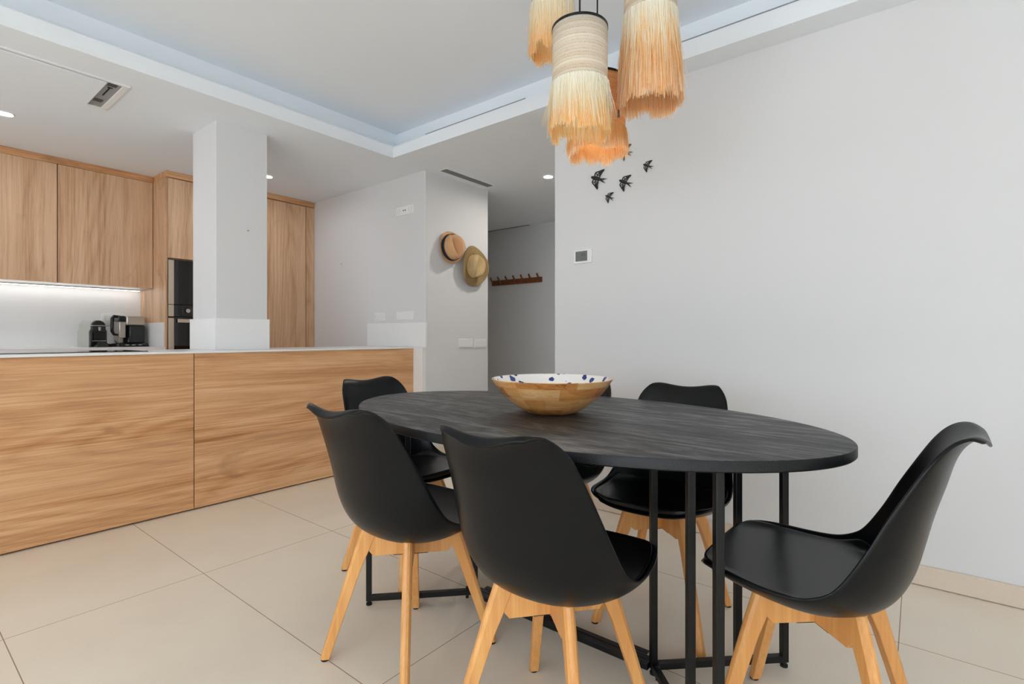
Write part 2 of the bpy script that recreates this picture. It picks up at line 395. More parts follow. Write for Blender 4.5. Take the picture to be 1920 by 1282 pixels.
# back worktop and base cabinets
tag(MB().box(XL + .01, 4.935, CT - .034, 1.5655, 5.555, CT).build('worktop', M['white_slab'], bevel=.0015), 'white worktop under the wall cabinets carrying the coffee machines', 'worktop')
for i in range(4):
    x1 = 1.56 - i * .62; x0 = x1 - .617
    c = cabinet('base_cabinet', ((x0 + x1) / 2, 5.25, 0), ['walnut base cabinet under the coffee machines beside the tall unit', 'walnut base cabinet under the back worktop, second from the tall unit', 'walnut base cabinet under the back worktop, third from the tall unit', 'walnut base cabinet under the back worktop, farthest from the tall unit'][i])
    MB().box(-.308, -.27, .08, .308, .3, CT - .0345).build('carcass', M['wood_v'], c)
    MB().box(-.306, -.29, .1, .306, -.271, CT - .04).build('door', M['wood_v2'], c, bevel=.001)
    MB().box(-.308, -.22, .0, .308, .3, .079).build('plinth', M['black_gap'], c)
# tall oven housing x 1.566..2.19
tc = cabinet('tall_oven_cabinet', (1.878, 5.25, 0), 'tall walnut cabinet housing the microwave and oven, left of the white column')
tb = MB(); tb.box(-.312, -.31, .0, -.297, .31, 2.357); tb.box(.297, -.31, .0, .312, .31, 2.357); tb.box(-.297, -.30, 1.692, .297, .31, 2.357); tb.box(-.297, -.25, 0, .297, .31, 1.69)
tb.build('carcass', M['wood_v'], tc)
MB().box(-.2955, -.32, 1.683, .2955, -.302, 2.3525).build('door', M['wood_v2'], tc, bevel=.001)
MB().box(-.2955, -.32, .1, .2955, -.302, .50).build('drawer', M['wood_v'], tc, bevel=.001)
# microwave
mw = empty('built_in_microwave', (1.878, 4.93, 1.187), label='built-in black glass microwave above the oven, partly behind the white column', cat='microwave')
MB().box(-.290, .004, .0, .290, .05, .482).build('housing', M['black_gap'], mw)
for s in (-1,):
    MB().box(-.294, -.012, .106, -.256, .004, .478).build('side_frame', M['champagne'], mw, bevel=.001)
MB().box(.256, -.012, .106, .294, .004, .478).build('side_frame', M['champagne'], mw, bevel=.001)
MB().box(-.2555, -.012, .106, .2555, .004, .478).build('door', M['glass_black'], mw, bevel=.001)
cpn = MB().box(-.2555, -.012, .004, .2555, .004, .101).build('control_panel', M['glass_black'], mw, bevel=.001)
MB().box(-.294, -.012, .004, -.2565, .004, .101).build('side_frame', M['champagne'], mw, bevel=.001)
kb = MB(); kb.tube([(-.156, -.012, .054), (-.156, -.034, .054)], .017, 20)
kb.build('knob', M['chrome'], cpn, auto=40)
for i in range(3):
    for j in (-1, 1):
        MB().box(-.156 + j * .034 - .003, -.0135, .034 + i * .019, -.156 + j * .034 + .003, -.012, .036 + i * .019).build('control_mark', M['steel'], cpn)
# oven
ov = empty('built_in_oven', (1.878, 4.93, .585), label='built-in black glass oven with pale metal handle below the microwave', cat='oven')
MB().box(-.290, .004, .0, .290, .05, .594).build('housing', M['black_gap'], ov)
MB().box(-.294, -.012, .0, -.256, .004, .592).build('side_frame', M['champagne'], ov, bevel=.001)
MB().box(.256, -.012, .0, .294, .004, .592).build('side_frame', M['champagne'], ov, bevel=.001)
dr = MB().box(-.2555, -.012, .0, .2555, .004, .592).build('door', M['glass_black'], ov, bevel=.001)
tag(MB().box(-.236, -.045, .555, .236, -.03, .584).box(-.228, -.03, .562, -.212, -.012, .578).box(.212, -.03, .562, .228, -.012, .578).build('handle', M['champagne'], dr, bevel=.002), 'pale metal bar handle')
# tall units right of the column
for (x0, x1, mt, lb) in ((2.192, 2.815, 'wood_v', 'tall full-height walnut cabinet right of the white column'), (2.817, 2.911, 'wood_v2', 'narrow full-height walnut filler cabinet against the white wall')):
    w = (x1 - x0) / 2; c = cabinet('tall_cabinet', ((x0 + x1) / 2, 5.25, 0), lb)
    MB().box(-w + .0005, -.30, .0, w - .0005, .31, 2.357).build('carcass', M['wood_v'], c)
    MB().box(-w + .002, -.32, .1, w - .002, -.302, 2.3525).build('door', M[mt], c, bevel=.001)
# under-cabinet LED
ul = empty('under_cabinet_light', (.6, 5.50, 1.438), label='thin lit strip light under the walnut wall cabinets', cat='light')
MB().box(-.92, -.012, -.009, .94, .012, .001).build('housing', M['white_plastic'], ul)
MB().box(-.92, -.009, -.0115, .94, .009, -.0095).build('diffuser', M['led'], ul)

# ------------------------------------------------------------------ sockets, switches
def plate(name, loc, rz, wdt, hgt, label, cat, kind, n=1):
    o = empty(name, loc, rz, label=label, cat=cat)   # local x = along wall, -y = out of wall
    MB().box(-wdt / 2, -.009, -hgt / 2, wdt / 2, 0, hgt / 2).build('frame', M['white_plastic'], o, bevel=.003)
    mw_ = wdt / n
    for i in range(n):
        cxm = -wdt / 2 + mw_ * (i + .5)
        k = kind[i]
        hw = min(mw_, hgt) / 2 - .009
        if k == 'e':
            m = MB(); rr = .021
            m.tube([(cxm, -.0092, 0), (cxm, -.0125, 0)], hw * .98, 4)
            m = MB().box(cxm - hw, -.012, -hw, cxm + hw, -.0088, hw)
            s = m.build('socket_module', M['white_plastic'], o, bevel=.0015)
            pts = [(cxm + rr * math.cos(a), -.0122, rr * math.sin(a)) for a in [2 * PI * j / 28 for j in range(28)]]
            MB().tube(pts, .0012, 6, closed=True).tube([(cxm - .0095, -.0118, 0), (cxm - .0095, -.0132, 0)], .0032, 12).tube([(cxm + .0095, -.0118, 0), (cxm + .0095, -.0132, 0)], .0032, 12).build('socket_holes', M['socket_grey'], s)
        elif k == 't':
            s = MB().box(cxm - hw, -.012, -hw, cxm + hw, -.0088, hw).build('antenna_module', M['white_plastic'], o, bevel=.0015)
            MB().tube([(cxm - .012, -.0118, 0), (cxm - .012, -.014, 0)], .0065, 14).tube([(cxm + .012, -.0118, 0), (cxm + .012, -.014, 0)], .0065, 14).build('connectors', M['dark_grey'], s)
        elif k == 's':
            MB().box(cxm - mw_ / 2 + .009, -.0135, -hw, cxm + mw_ / 2 - .009, -.0088, hw).build('rocker', M['white_plastic'], o, bevel=.002)
        else:
            MB().box(cxm - mw_ / 2 + .006, -.0105, -hw, cxm + mw_ / 2 - .006, -.0088, hw).build('blank_cover', M['white_plastic'], o, bevel=.001)
    return o
plate('wall_socket', (1.36, 5.556, 1.178), 0, .165, .088, 'white double wall socket on the backsplash behind the coffee machines', 'wall socket', 'ee', 2)
rzW = -PI / 2       # plates on a wall facing -x
plate('wall_socket', (2.912, 3.486, 2.111), rzW, .226, .074, 'white triple outlet plate high on the wall above the counter end', 'wall socket', 'ete', 3)
plate('wall_socket', (2.912, 3.832, 1.198), rzW, .139, .074, 'white double wall socket just above the worktop upstand', 'wall socket', 'ee', 2)
plate('blank_wall_plate', (2.912, 3.486, 1.202), rzW, .226, .074, 'white blank wall plate above the worktop upstand, right of the double socket', 'wall plate', 'b', 1)
plate('light_switch', (3.391, 3.2277, .959), 0, .184, .084, 'wide white light switch plate on the wall below the hats, the left of two', 'light switch', 's', 1)
plate('light_switch', (3.587, 3.2277, .957), 0, .170, .084, 'wide white light switch plate below the hats, the right one beside the wall corner', 'light switch', 's', 1)
for (loc, rz, lb) in (((1.6, 3.53, 1.731), 0, 'tiny metal screw stub on the white column'), ((2.912, 4.44, 1.732), rzW, 'tiny metal screw stub on the wall beside the tall cabinet')):
    o = MB().tube([(0, 0, 0), (0, -.012, 0)], .004, 10).build('wall_screw', M['steel']); o.location = loc; o.rotation_euler = (0, 0, rz); tag(o, lb, 'screw')
# thermostat
th = empty('room_thermostat', (2.70, 1.5895, 1.5055), rzW, label='white square room thermostat with grey screen on the right wall', cat='thermostat')
MB().box(-.0625, -.011, -.0425, .0625, 0, .0425).build('frame', M['white_plastic'], th, bevel=.003)
sc = tag(MB().box(-.048, -.0125, -.030, .033, -.0108, .030).build('screen', M['lcd'], th, bevel=.0008), 'grey display screen')
ch = MB()
for (x, z, ww, hh_) in ((-.006, .008, .003, .015), (.001, .008, .003, .015), (-.0025, .0145, .004, .002), (-.0025, .0015, .004, .002), (.010, .008, .003, .015), (.016, .012, .003, .008), (.013, .008, .008, .002), (.016, .004, .003, .008), (-.001, -.010, .024, .0025), (-.006, -.018, .006, .002)):
    ch.box(x - ww / 2, -.0131, z - hh_ / 2, x + ww / 2, -.0124, z + hh_ / 2)
ch.build('display_characters', M['lcd_ink'], sc)

# ------------------------------------------------------------------ coffee machines
cm = empty('capsule_coffee_machine', (1.178, 5.36, CT), R_(16), label='small rounded grey and black capsule coffee machine on the back worktop', cat='coffee machine')
def arch(w, h, n=18, bot=0.0, sh=.13):
    # flat sides up to sh, semicircular crown
    pts = [(-w, bot), (w, bot), (w, sh)]
    w2 = w * .82
    pts += [(w2, sh + .02)]
    for i in range(n + 1):
        a = PI * i / n; pts.append((w2 * math.cos(a), h - w2 * .95 + w2 * .95 * math.sin(a)))
    pts += [(-w2, sh + .02), (-w, sh)]
    return pts
RX = Matrix(((1, 0, 0, 0), (0, 0, -1, 0), (0, 1, 0, 0), (0, 0, 0, 1)))    # (x,y,z)->(x,-z,y)
MB().prism(arch(.062, .222), -.10, .055, M=RX).build('body', M['cream_plastic'], cm, bevel=.004)
MB().prism(arch(.060, .219, bot=.0), .056, .082, M=RX).build('front_cover', M['gloss_black'], cm, bevel=.004)
lv = MB(); lv.tube([(.066 * math.cos(a) * 1.0, -.07 - .02 * math.sin(a), .176) for a in [PI * i / 14 for i in range(15)]], .004, 8)
lv.box(.055, -.085, .171, .079, -.07, .180); lv.build('lever', M['steel'], cm, smooth=True)
MB().tube([(0, -.088, .165), (0, -.088, .135)], [.011, .007], 14).build('coffee_spout', M['steel'], cm, auto=40)
MB().box(-.04, -.094, .055, .04, -.082, .13).build('cup_recess', M['black_gap'], cm, bevel=.003)
dt = MB(); dt.prism([(.046 * math.cos(PI * i / 16), .05 * math.sin(PI * i / 16)) for i in range(17)], .082, .135, M=RX)
dt.build('drip_tray', M['gloss_black'], cm, bevel=.003)
MB().box(-.05, -.079, .0495, .05, -.0835, .0535).build('tray_rim', M['steel'], cm)

fm = empty('filter_coffee_machine', (1.43, 5.37, CT), R_(4), label='larger black and steel coffee machine near the tall oven unit', cat='coffee machine')
fb = MB(); fb.prism([(-.10, -.115), (.075, -.115), (.11, -.09), (.11, .09), (-.10, .09)], .0, .028)
base_o = fb.build('base', M['gloss_black'], fm, bevel=.005)
for x in (-.055, -.008, .04): MB().box(x - .012, -.1175, .012, x + .012, -.1145, .019).build('button', M['steel'], base_o, bevel=.001)
MB().box(-.032, -.099, .029, .084, .082, .1825).build('water_tank', M['gloss_black'], fm, bevel=.010, seg=3)
MB().box(-.055, -.1, .183, .085, .085, .262).build('steel_housing', M['steel'], fm, bevel=.012, seg=3)
MB().box(-.088, -.01, .028, -.045, .085, .262).build('back_column', M['steel'], fm, bevel=.006)
MB().box(-.098, -.075, .075, -.05, -.012, .215).build('milk_frother', M['steel'], fm, bevel=.006)
hd = MB(); hd.tube([(-.085, -.045, .255), (-.125, -.045, .258), (-.138, -.045, .24), (-.138, -.045, .13), (-.125, -.045, .105), (-.088, -.045, .10)], [.011, .013, .013, .012, .011, .009], 10)
hd.build('tank_handle', M['gloss_black'], fm, smooth=True)
MB().box(-.105, -.085, .215, -.056, .085, .262).build('lid', M['gloss_black'], fm, bevel=.006)
cd_ = MB(); pts = []
for i in range(40):
    u = i / 39; pts.append((1.318 - .045 * u + .012 * math.sin(9 * u), 5.33 - .03 * math.sin(7 * u), CT + .0045 + .02 * max(0, math.sin(u * 5 * PI)) * (1 - u) + .05 * (1 - min(1, u * 5)) ** 2))
cd_.tube(pts, .0035, 7)
for k in range(3):
    cd_.tube([(1.292 + .021 * math.cos(a), 5.305 + .018 * math.sin(a), CT + .006 + k * .008 + .002 * math.sin(3 * a)) for a in [2 * PI * i / 24 for i in range(24)]], .0038, 7, closed=True)
tag(cd_.build('power_cord', M['rubber'], smooth=True), 'coiled black power cord lying between the two coffee machines', 'cord')

# ------------------------------------------------------------------ ceiling fittings
def downlight(loc, label, mt):
    d = empty('downlight', loc, label=label, cat='ceiling light', group='round recessed downlights')
    MB().lathe([(.036, -.0005), (.047, -.0005), (.047, -.004), (.040, -.006), (.036, -.004)], 40).build('trim_ring', M['white_plastic'], d, auto=40)
    MB().lathe([(.0, -.0025), (.0365, -.0025), (.0365, -.0005), (0, -.0005)], 40).build('lens', M[mt], d)
downlight((3.692, 2.525, Z0), 'round lit downlight in the hallway ceiling beside the right wall', 'downlight_hall')
downlight((2.175, 4.43, Z0), 'round lit downlight in the kitchen ceiling just right of the column', 'downlight_lit')
downlight((.545, 4.46, Z0), 'round lit downlight in the kitchen ceiling at the left picture edge', 'downlight_lit')
# linear ceiling grilles
def grille(loc, lx, ly, label, nslat=5):
    g = empty('ceiling_vent', loc, label=label, cat='air vent')
    f = MB(); b = .008
    f.box(0, 0, -.004, lx, b, 0).box(0, ly - b, -.004, lx, ly, 0).box(0, b, -.004, b, ly - b, 0).box(lx - b, b, -.004, lx, ly - b, 0)
    f.build('frame', M['white_plastic'], g)
    MB().box(b, b, -.0012, lx - b, ly - b, -.0002).build('dark_backing', M['dark_grey'], g)
    s = MB()
    if lx > ly:
        for i in range(nslat): 
            y = b + (ly - 2 * b) * (i + .5) / nslat; s.box(b, y - .003, -.004, lx - b, y + .003, -.0014)
    else:
        for i in range(nslat):
            x = b + (lx - 2 * b) * (i + .5) / nslat; s.box(x - .003, b, -.004, x + .003, ly - b, -.0014)
    s.build('slats', M['grey_plastic'], g)
grille((2.985, 3.055, Z0), .615, .095, 'long grey linear ceiling vent above the wall with the hats')
grille((5.095, 3.78, Z0), .068, 1.1, 'dark linear ceiling vent at the back of the hallway', 3)
# cassette air conditioner
ac = empty('ceiling_air_conditioner', (.3, 3.665, Z0), label='white flush ceiling cassette with hanging panel above the kitchen', cat='air conditioner')
f = MB(); X0, X1, Y0, Y1 = -.62, .62, -.232, .232
f.box(X0, Y0, -.010, X1, Y0 + .018, 0).box(X0, Y1 - .018, -.010, X1, Y1, 0).box(X0, Y0 + .018, -.010, X0 + .022, Y1 - .018, 0).box(X1 - .03, Y0 + .018, -.010, X1, Y1 - .018, 0)
f.build('frame', M['white_plastic'], ac, bevel=.002)
MB().box(X0 + .02, Y0 + .018, -.003, X1 - .03, Y1 - .018, -.0005).build('intake_recess', M['grey_plastic'], ac)
MB().box(X0 + .03, Y0 + .022, -.016, X1 - .10, Y1 - .022, -.008).build('hanging_panel', M['ceil'], ac, bevel=.002)
for yy in (Y0 + .03, Y1 - .15): MB().box(X1 - .088, yy, -.006, X1 - .048, yy + .045, -.0031).build('panel_latch', M['dark_grey'], ac)
MB().box(X1 - .072, Y0 + .10, -.006, X1 - .066, Y0 + .24, -.0031).box(X1 - .080, Y0 + .095, -.006, X1 - .058, Y0 + .103, -.0031).build('panel_hinge', M['black_gap'], ac)
MB().box(X0 + .03, Y0 + .0185, -.0075, X1 - .10, Y0 + .0215, -.0031).build('shadow_gap', M['black_gap'], ac)

# ------------------------------------------------------------------ dining table
TX, TY, TZ = 1.478, .994, .76
tb_ = empty('dining_table', (TX, TY, 0), label='large oval dining table, charcoal wood top on slim black steel legs', cat='table')
ph = R_(87.0); aa, bb, nn = .882, .524, 1.97
def sup(a, b, n, N):
    out = []
    for i in range(N):
        q = 2 * PI * i / N; c, s = math.cos(q), math.sin(q)
        out.append((a * math.copysign(abs(c) ** (2 / n), c), b * math.copysign(abs(s) ** (2 / n), s)))
    return out
# top in its own frame, grain along local y
NT_ = 160; mb = MB()
prof = [(-.012, -.0285), (-.003, -.027), (0, -.024), (0, -.003), (-.0012, -.0008), (-.004, 0)]
for off, z in prof:
    for (x, y) in sup(aa + off, bb + off, nn, NT_): mb.v.append((-y, x, z))
for i in range(len(prof) - 1):
    for k in range(NT_):
        k2 = (k + 1) % NT_; mb.f.append((i * NT_ + k, i * NT_ + k2, (i + 1) * NT_ + k2, (i + 1) * NT_ + k)); mb.m.append(0)
mb.m = [1 if k_ // NT_ < 4 else 0 for k_ in range(len(mb.f))]
mb.f.append(tuple(reversed(range(NT_)))); mb.m.append(1); mb.f.append(tuple((len(prof) - 1) * NT_ + k for k in range(NT_))); mb.m.append(0)
top = mb.build('tabletop', [M['table_wood'], M['table_edge']], tb_, auto=40); top.location = (0, 0, TZ); top.rotation_euler = (0, 0, ph - PI / 2)
J1, J2 = Vector((1.484, .63)), Vector((1.484, 1.36))
arms = [(J1, Vector((1.189, .352))), (J1, Vector((1.770, .328))), (J2, Vector((1.195, 1.642))), (J2, Vector((1.775, 1.655)))]
TW = .020
def P3(v, z): return (v.x - TX, v.y - TY, z)
zb = .026
for J, P in arms:
    d = (P - J).normalized()
    MB().bar(P3(J + d * .012, zb), P3(P - d * .010, zb), TW, TW).build('floor_bar', M['black_metal'], tb_, bevel=.0015)
tp = MB()
for J, P in arms:
    d = (P - J).normalized(); tp.bar(P3(J + d * .012, .7205), P3(P - d * .010, .7205), TW, TW)
tp.bar(P3(J1, .7205), P3(J2, .7205), TW, TW)
tp.build('top_bar', M['black_metal'], tb_, bevel=.0015)
cb = MB(); cb.bar(P3(J1 + Vector((-.012, .01)), zb), P3(J2 + Vector((-.012, -.01)), zb), TW, TW); cb.bar(P3(J1 + Vector((.012, .01)), zb), P3(J2 + Vector((.012, -.01)), zb), TW, TW)
cb.build('center_beam', M['black_metal'], tb_, bevel=.0015)
for J in (J1, J2):
    for sx in (-1, 1):
        MB().bar(P3(J + Vector((sx * .03, .03 if J is J1 else -.03)), .0385), P3(J + Vector((sx * .03, .12 if J is J1 else -.12)), .0385), .018, .004).build('bracket', M['black_metal'], tb_)
    MB().tube([P3(J + Vector((-.022, -.022 if J is J1 else .022)), .002), P3(J + Vector((-.022, -.022 if J is J1 else .022)), .045)], .006, 10).build('bolt', M['black_metal'], tb_)
def post(p, d, foot):
    mbp = MB(); mbp.bar(P3(p, .016 if foot else .036), P3(p, TZ - .029), TW, TW, up=(d.x, d.y, 0))
    o = mbp.build('leg', M['black_metal'], tb_, bevel=.0015)
    if foot:
        MB().lathe([(.011, 0), (.011, .007), (.006, .009), (.006, .0165)], 16, c=(p.x - TX, p.y - TY), caps=True).build('levelling_foot', M['rubber'], o, auto=40)
for J, P in arms:
    d = (P - J).normalized(); post(P, d, True); post(J + (P - J) * .64, d, False)
for J in (J1, J2): post(J, Vector((1, 1)).normalized(), True)

# ------------------------------------------------------------------ bowl
bw = empty('wooden_bowl', (1.466, .988, TZ + .0003), label='large wide wooden bowl with white and blue inside, standing on the oval table', cat='bowl')
t = NT('laminated_mango_wood_bowl')
sep = t.N('ShaderNodeSeparateXYZ', {0: t.co()})
ang = t.math('ARCTAN2', sep.outputs[1], sep.outputs[0])
row = t.math('FLOOR', t.math('DIVIDE', t.math('ADD', sep.outputs[2], .012), .036))
cell = t.math('FLOOR', t.math('ADD', t.math('MULTIPLY', ang, 1.35), t.math('MULTIPLY', row, 1.63)))
wn = t.N('ShaderNodeTexWhiteNoise', {'Vector': t.N('ShaderNodeCombineXYZ', {0: cell, 1: row}).outputs[0]}).outputs[0]
gr = t.noise(t.co((1, 1, 5)), 14, 4, .6, .8); gr2 = t.noise(t.co((2, 2, 9)), 40, 3, .6, .4)
hh = t.math('ADD', t.math('MULTIPLY', wn, .42), t.math('ADD', t.math('MULTIPLY', gr, .55), t.math('MULTIPLY', gr2, .2)))
colb = t.ramp(hh, [(.30, srgb(128, 80, 48)), (.46, srgb(204, 134, 70)), (.64, srgb(226, 164, 96)), (.88, srgb(240, 202, 150))])
dkb = t.noise(t.co((1, 1, 2.5)), 9, 3, .6, 1.5)
colb = t.mix(t.math('MULTIPLY', t.math('GREATER_THAN', dkb, .66), .5), colb, srgb(92, 54, 34))
t.set(Base_Color=colb, Roughness=.32); M['bowl_wood'] = t.m
t = NT('white_enamel_with_blue_petals')
vo = t.N('ShaderNodeTexVoronoi', {'Vector': t.co((1, 1, 1)), 'Scale': 36.0, 'Randomness': 1.0})
dn = t.noise(t.co(), 60, 2); rs = t.N('ShaderNodeSeparateColor', {0: vo.outputs['Color']})
thr = t.math('MULTIPLY', t.math('MAXIMUM', t.math('SUBTRACT', rs.outputs[0], .15), 0.0), .68)
msk = t.math('LESS_THAN', t.math('ADD', vo.outputs['Distance'], t.math('MULTIPLY', t.math('SUBTRACT', dn, .5), .5)), thr)
t.set(Base_Color=t.mix(msk, srgb(240, 236, 232), srgb(34, 58, 122)), Roughness=.15, Coat_Weight=.4); M['bowl_in'] = t.m
outer = [(.0, .0), (.068, .0), (.086, .004), (.118, .022), (.148, .045), (.175, .072), (.195, .098), (.2065, .1165), (.2055, .1178), (.2035, .1175)]
MB().lathe(outer, 96).build('bowl_body', M['bowl_wood'], bw, auto=50, recalc=True)
inner = [(.2036, .1176), (.2010, .1155), (.189, .098), (.169, .073), (.142, .048), (.112, .027), (.08, .012), (.04, .0072), (.0, .0066)]
b_in = MB().lathe(inner, 96).build('glazed_interior', M['bowl_in'], bw, smooth=True, recalc=False)
tag(b_in, 'white glazed inside with scattered blue petals')

# ------------------------------------------------------------------ chairs
def catmull(P, n):
    out = []; m = len(P) - 1
    for i in range(n + 1):
        t_ = i / n * m; k = min(int(t_), m - 1); f = t_ - k
        p0, p1, p2, p3 = P[max(k - 1, 0)], P[k], P[k + 1], P[min(k + 2, m)]
        out.append(tuple(.5 * (2 * b + (c - a) * f + (2 * a - 5 * b + 4 * c - d) * f * f + (-a + 3 * b - 3 * c + d) * f ** 3) for a, b, c, d in zip(p0, p1, p2, p3)))
    return out
Cc = [(.281, .434), (.269, .442), (.235, .432), (.17, .408), (.09, .391), (.015, .385), (-.045, .393), (-.095, .415), (-.130, .452), (-.154, .506), (-.170, .571), (-.186, .640), (-.205, .706), (-.220, .762), (-.238, .796), (-.260, .811), (-.278, .793)]
Ee = [(.266, .448, .146), (.256, .462, .174), (.230, .469, .201), (.175, .468, .221), (.10, .463, .232), (.03, .466, .233), (-.015, .486, .229), (-.038, .510, .223), (-.062, .549, .217), (-.086, .594, .209), (-.108, .640, .200), (-.134, .689, .191), (-.160, .733, .182), (-.185, .770, .172), (-.211, .797, .153), (-.240, .807, .132), (-.263, .794, .106)]
SHX = -.040
NV, NU = 48, 28
CV = catmull(Cc, NV); EV = catmull(Ee, NV)
def shell_pt(i, u):
    if isinstance(i, float):
        k = min(int(i), NV - 1); f = i - k; a = Vector(shell_pt(k, u)); b = Vector(shell_pt(k + 1, u)); return tuple(a.lerp(b, f))
    c = CV[i]; e = EV[i]; q = i / NV
    au = abs(u); p = 2.35 - .35 * q
    f = au ** p
    bump_ = .019 * max(0, (q - .70) / .30) ** 1.1 * math.sin(PI / 2 * au / .84) ** 2
    s = SHX + c[0] + (e[0] - c[0]) * f; z = c[1] + (e[1] - c[1]) * f + bump_
    y = e[2] * math.copysign(math.sin(au * PI / 2 * .92) / math.sin(PI / 2 * .92) * .55 + au * .45, u)
    return (s, y, z)
def make_chair(loc, rz, label):
    r = empty('dining_chair', loc, rz, label=label, cat='chair', group='black shell dining chairs around the table')
    m = MB()
    for i in range(NV + 1):
        for j in range(NU + 1): m.v.append(shell_pt(i, -1 + 2 * j / NU))
    for i in range(NV):
        for j in range(NU): m.f.append((i * (NU + 1) + j, i * (NU + 1) + j + 1, (i + 1) * (NU + 1) + j + 1, (i + 1) * (NU + 1) + j)); m.m.append(0)
    sh = m.build('seat_shell', M['black_plastic'], r, smooth=True)
    so = sh.modifiers.new('thick', 'SOLIDIFY'); so.thickness = .0075; so.offset = 0
    ss = sh.modifiers.new('sub', 'SUBSURF'); ss.levels = 1; ss.render_levels = 1
    # cushion
    m = MB(); n1, n2 = 30, 22; i0, i1 = 1.7, 21.0
    topv, botv = [], []
    for a in range(n1 + 1):
        q = a / n1
        for b in range(n2 + 1):
            u = -1 + 2 * b / n2
            # superelliptic plan: squeeze width near both ends
            e = abs(2 * q - 1); ws = .89 * (1 - .30 * max(0, (e - .55) / .45) ** 3.0)
            p = Vector(shell_pt(i0 + (i1 - i0) * q, u * ws))
            ed = max(abs(u), e); dome = (1 - ed ** 7) ** .5 if ed < 1 else 0
            px_ = p.x - SHX; zt = .4560 + .16 * max(0, px_ - .1) ** 1.4 - .010 * (1 - u * u) * (1 - e * e) + .25 * max(0, -px_ - .06)
            zb = p.z + .005; zt = max(zt, zb + .012)
            botv.append((p.x, p.y, zb)); topv.append((p.x, p.y, zb + .006 + (zt - zb - .006) * (.55 + .45 * dome) * (1 if ed < 1 else .9)))
    nb = len(botv); m.v = botv + topv; W_ = n2 + 1
    for a in range(n1):
        for b in range(n2):
            f = (a * W_ + b, a * W_ + b + 1, (a + 1) * W_ + b + 1, (a + 1) * W_ + b)
            m.f.append(tuple(reversed(f))); m.f.append(tuple(x + nb for x in f)); m.m += [0, 0]
    bd = [(0, b) for b in range(W_)] + [(a, n2) for a in range(1, n1 + 1)] + [(n1, b) for b in range(n2 - 1, -1, -1)] + [(a, 0) for a in range(n1 - 1, 0, -1)]
    for k in range(len(bd)):
        p, q = bd[k], bd[(k + 1) % len(bd)]; x, y = p[0] * W_ + p[1], q[0] * W_ + q[1]; m.f.append((x, y, y + nb, x + nb)); m.m.append(0)
    cu = m.build('seat_cushion', M['black_leather'], r, smooth=True)
    ss = cu.modifiers.new('sub', 'SUBSURF'); ss.levels = 1; ss.render_levels = 1
    # legs: two crossing diagonal frames
    for sx in (1, -1):
        for sy in (1, -1):
            d = Vector((sx * .195, sy * .188, 0)).normalized(); n = d.cross(Vector((0, 0, 1)))
            foot = Vector((sx * .192, sy * .183, .006)); tp_ = Vector((sx * .097, sy * .093, .412))
            def ringp(c, wi, wo, th):
                # outer side rounded
                return [c - d * wi - n * th / 2, c + d * (wo * .45) - n * th / 2, c + d * (wo * .85) - n * th * .30, c + d * wo, c + d * (wo * .85) + n * th * .30, c + d * (wo * .45) + n * th / 2, c - d * wi + n * th / 2]
            mm = MB(); secs = []
            for k, (f, wi, wo) in enumerate(((0, .014, .016), (.35, .017, .018), (.70, .021, .020), (.82, .027, .021), (1, .033, .019))):
                secs.append(ringp(foot.lerp(tp_, f), wi, wo, .0265))
            K = 7
            for sc_ in secs: mm.v += [tuple(p) for p in sc_]
            for i in range(len(secs) - 1):
                for k in range(K):
                    k2 = (k + 1) % K; mm.f.append((i * K + k, i * K + k2, (i + 1) * K + k2, (i + 1) * K + k)); mm.m.append(0)
            mm.f.append(tuple(range(K))); mm.f.append(tuple((len(secs) - 1) * K + k for k in reversed(range(K)))); mm.m += [0, 0]
            lg = mm.build('leg', M['beech'], r, auto=30)
            bv = lg.modifiers.new('bevel', 'BEVEL'); bv.width = .002; bv.segments = 2; bv.limit_method = 'ANGLE'; bv.angle_limit = R_(40)
            MB().lathe([(.0115, 0), (.0125, .0015), (.0125, .006), (.011, .0075)], 18, c=(foot.x + d.x * .001, foot.y + d.y * .001), caps=True).build('foot_glide', M['rubber'], lg, auto=40)
    mm = MB()
    for sy in (1, -1):
        d = Vector((.195, sy * .188, 0)).normalized(); n = d.cross(Vector((0, 0, 1)))
        zlift = 0
        pts = []
        L_ = .128
        top_z = [(-L_, .412), (-.06, .391), (0, .387), (.06, .391), (L_, .412)]
        up = [(x, z) for x, z in top_z]; lo = [(L_ + .012, .350), (L_ - .01, .322), (-(L_ - .01), .322), (-(L_ + .012), .350)]
        poly = up + lo
        vs = []
        for s_ in (-.0125, .0125):
            for x, z in poly: vs.append(tuple(d * x + n * s_ + Vector((0, 0, z))))
        k = len(poly)
        mm.add(vs, [tuple(range(k)), tuple(reversed(range(k, 2 * k)))] + [(i, (i + 1) % k, k + (i + 1) % k, k + i) for i in range(k)])
    mm.build('cross_frame', M['beech'], r, bevel=.0012)
    pl_ = MB()
    for sy in (1, -1):
        d = Vector((.195, sy * .188, 0)).normalized()
        pl_.bar(d * -.055 + Vector((0, 0, .3205)), d * .055 + Vector((0, 0, .3205)), .020, .0025)
    pl_.build('cross_plate', M['black_metal'], r)
    return r
def copy_tree(o, parent=None):
    c = o.copy(); C.objects.link(c)
    if parent: c.parent = parent
    for ch_ in o.children: copy_tree(ch_, c)
    return c
CH = [((1.103, 1.293), 2, 'black shell dining chair seen from behind, left side of the table, nearest the walnut peninsula'),
      ((1.090, .728), 3.5, 'black shell dining chair seen from behind, nearest the camera in the middle foreground'),
      ((1.488, 1.775), -90, 'black shell dining chair at the far end of the table, in front of the peninsula'),
      ((1.826, .737), 184, 'black shell dining chair on the right wall side, seat seen through the black table legs'),
      ((1.850, 1.252), 180, 'black shell dining chair on the wall side, almost hidden behind the wooden bowl'),
      ((1.462, .200), 88, 'black shell dining chair in side view at the near right end of the table')]
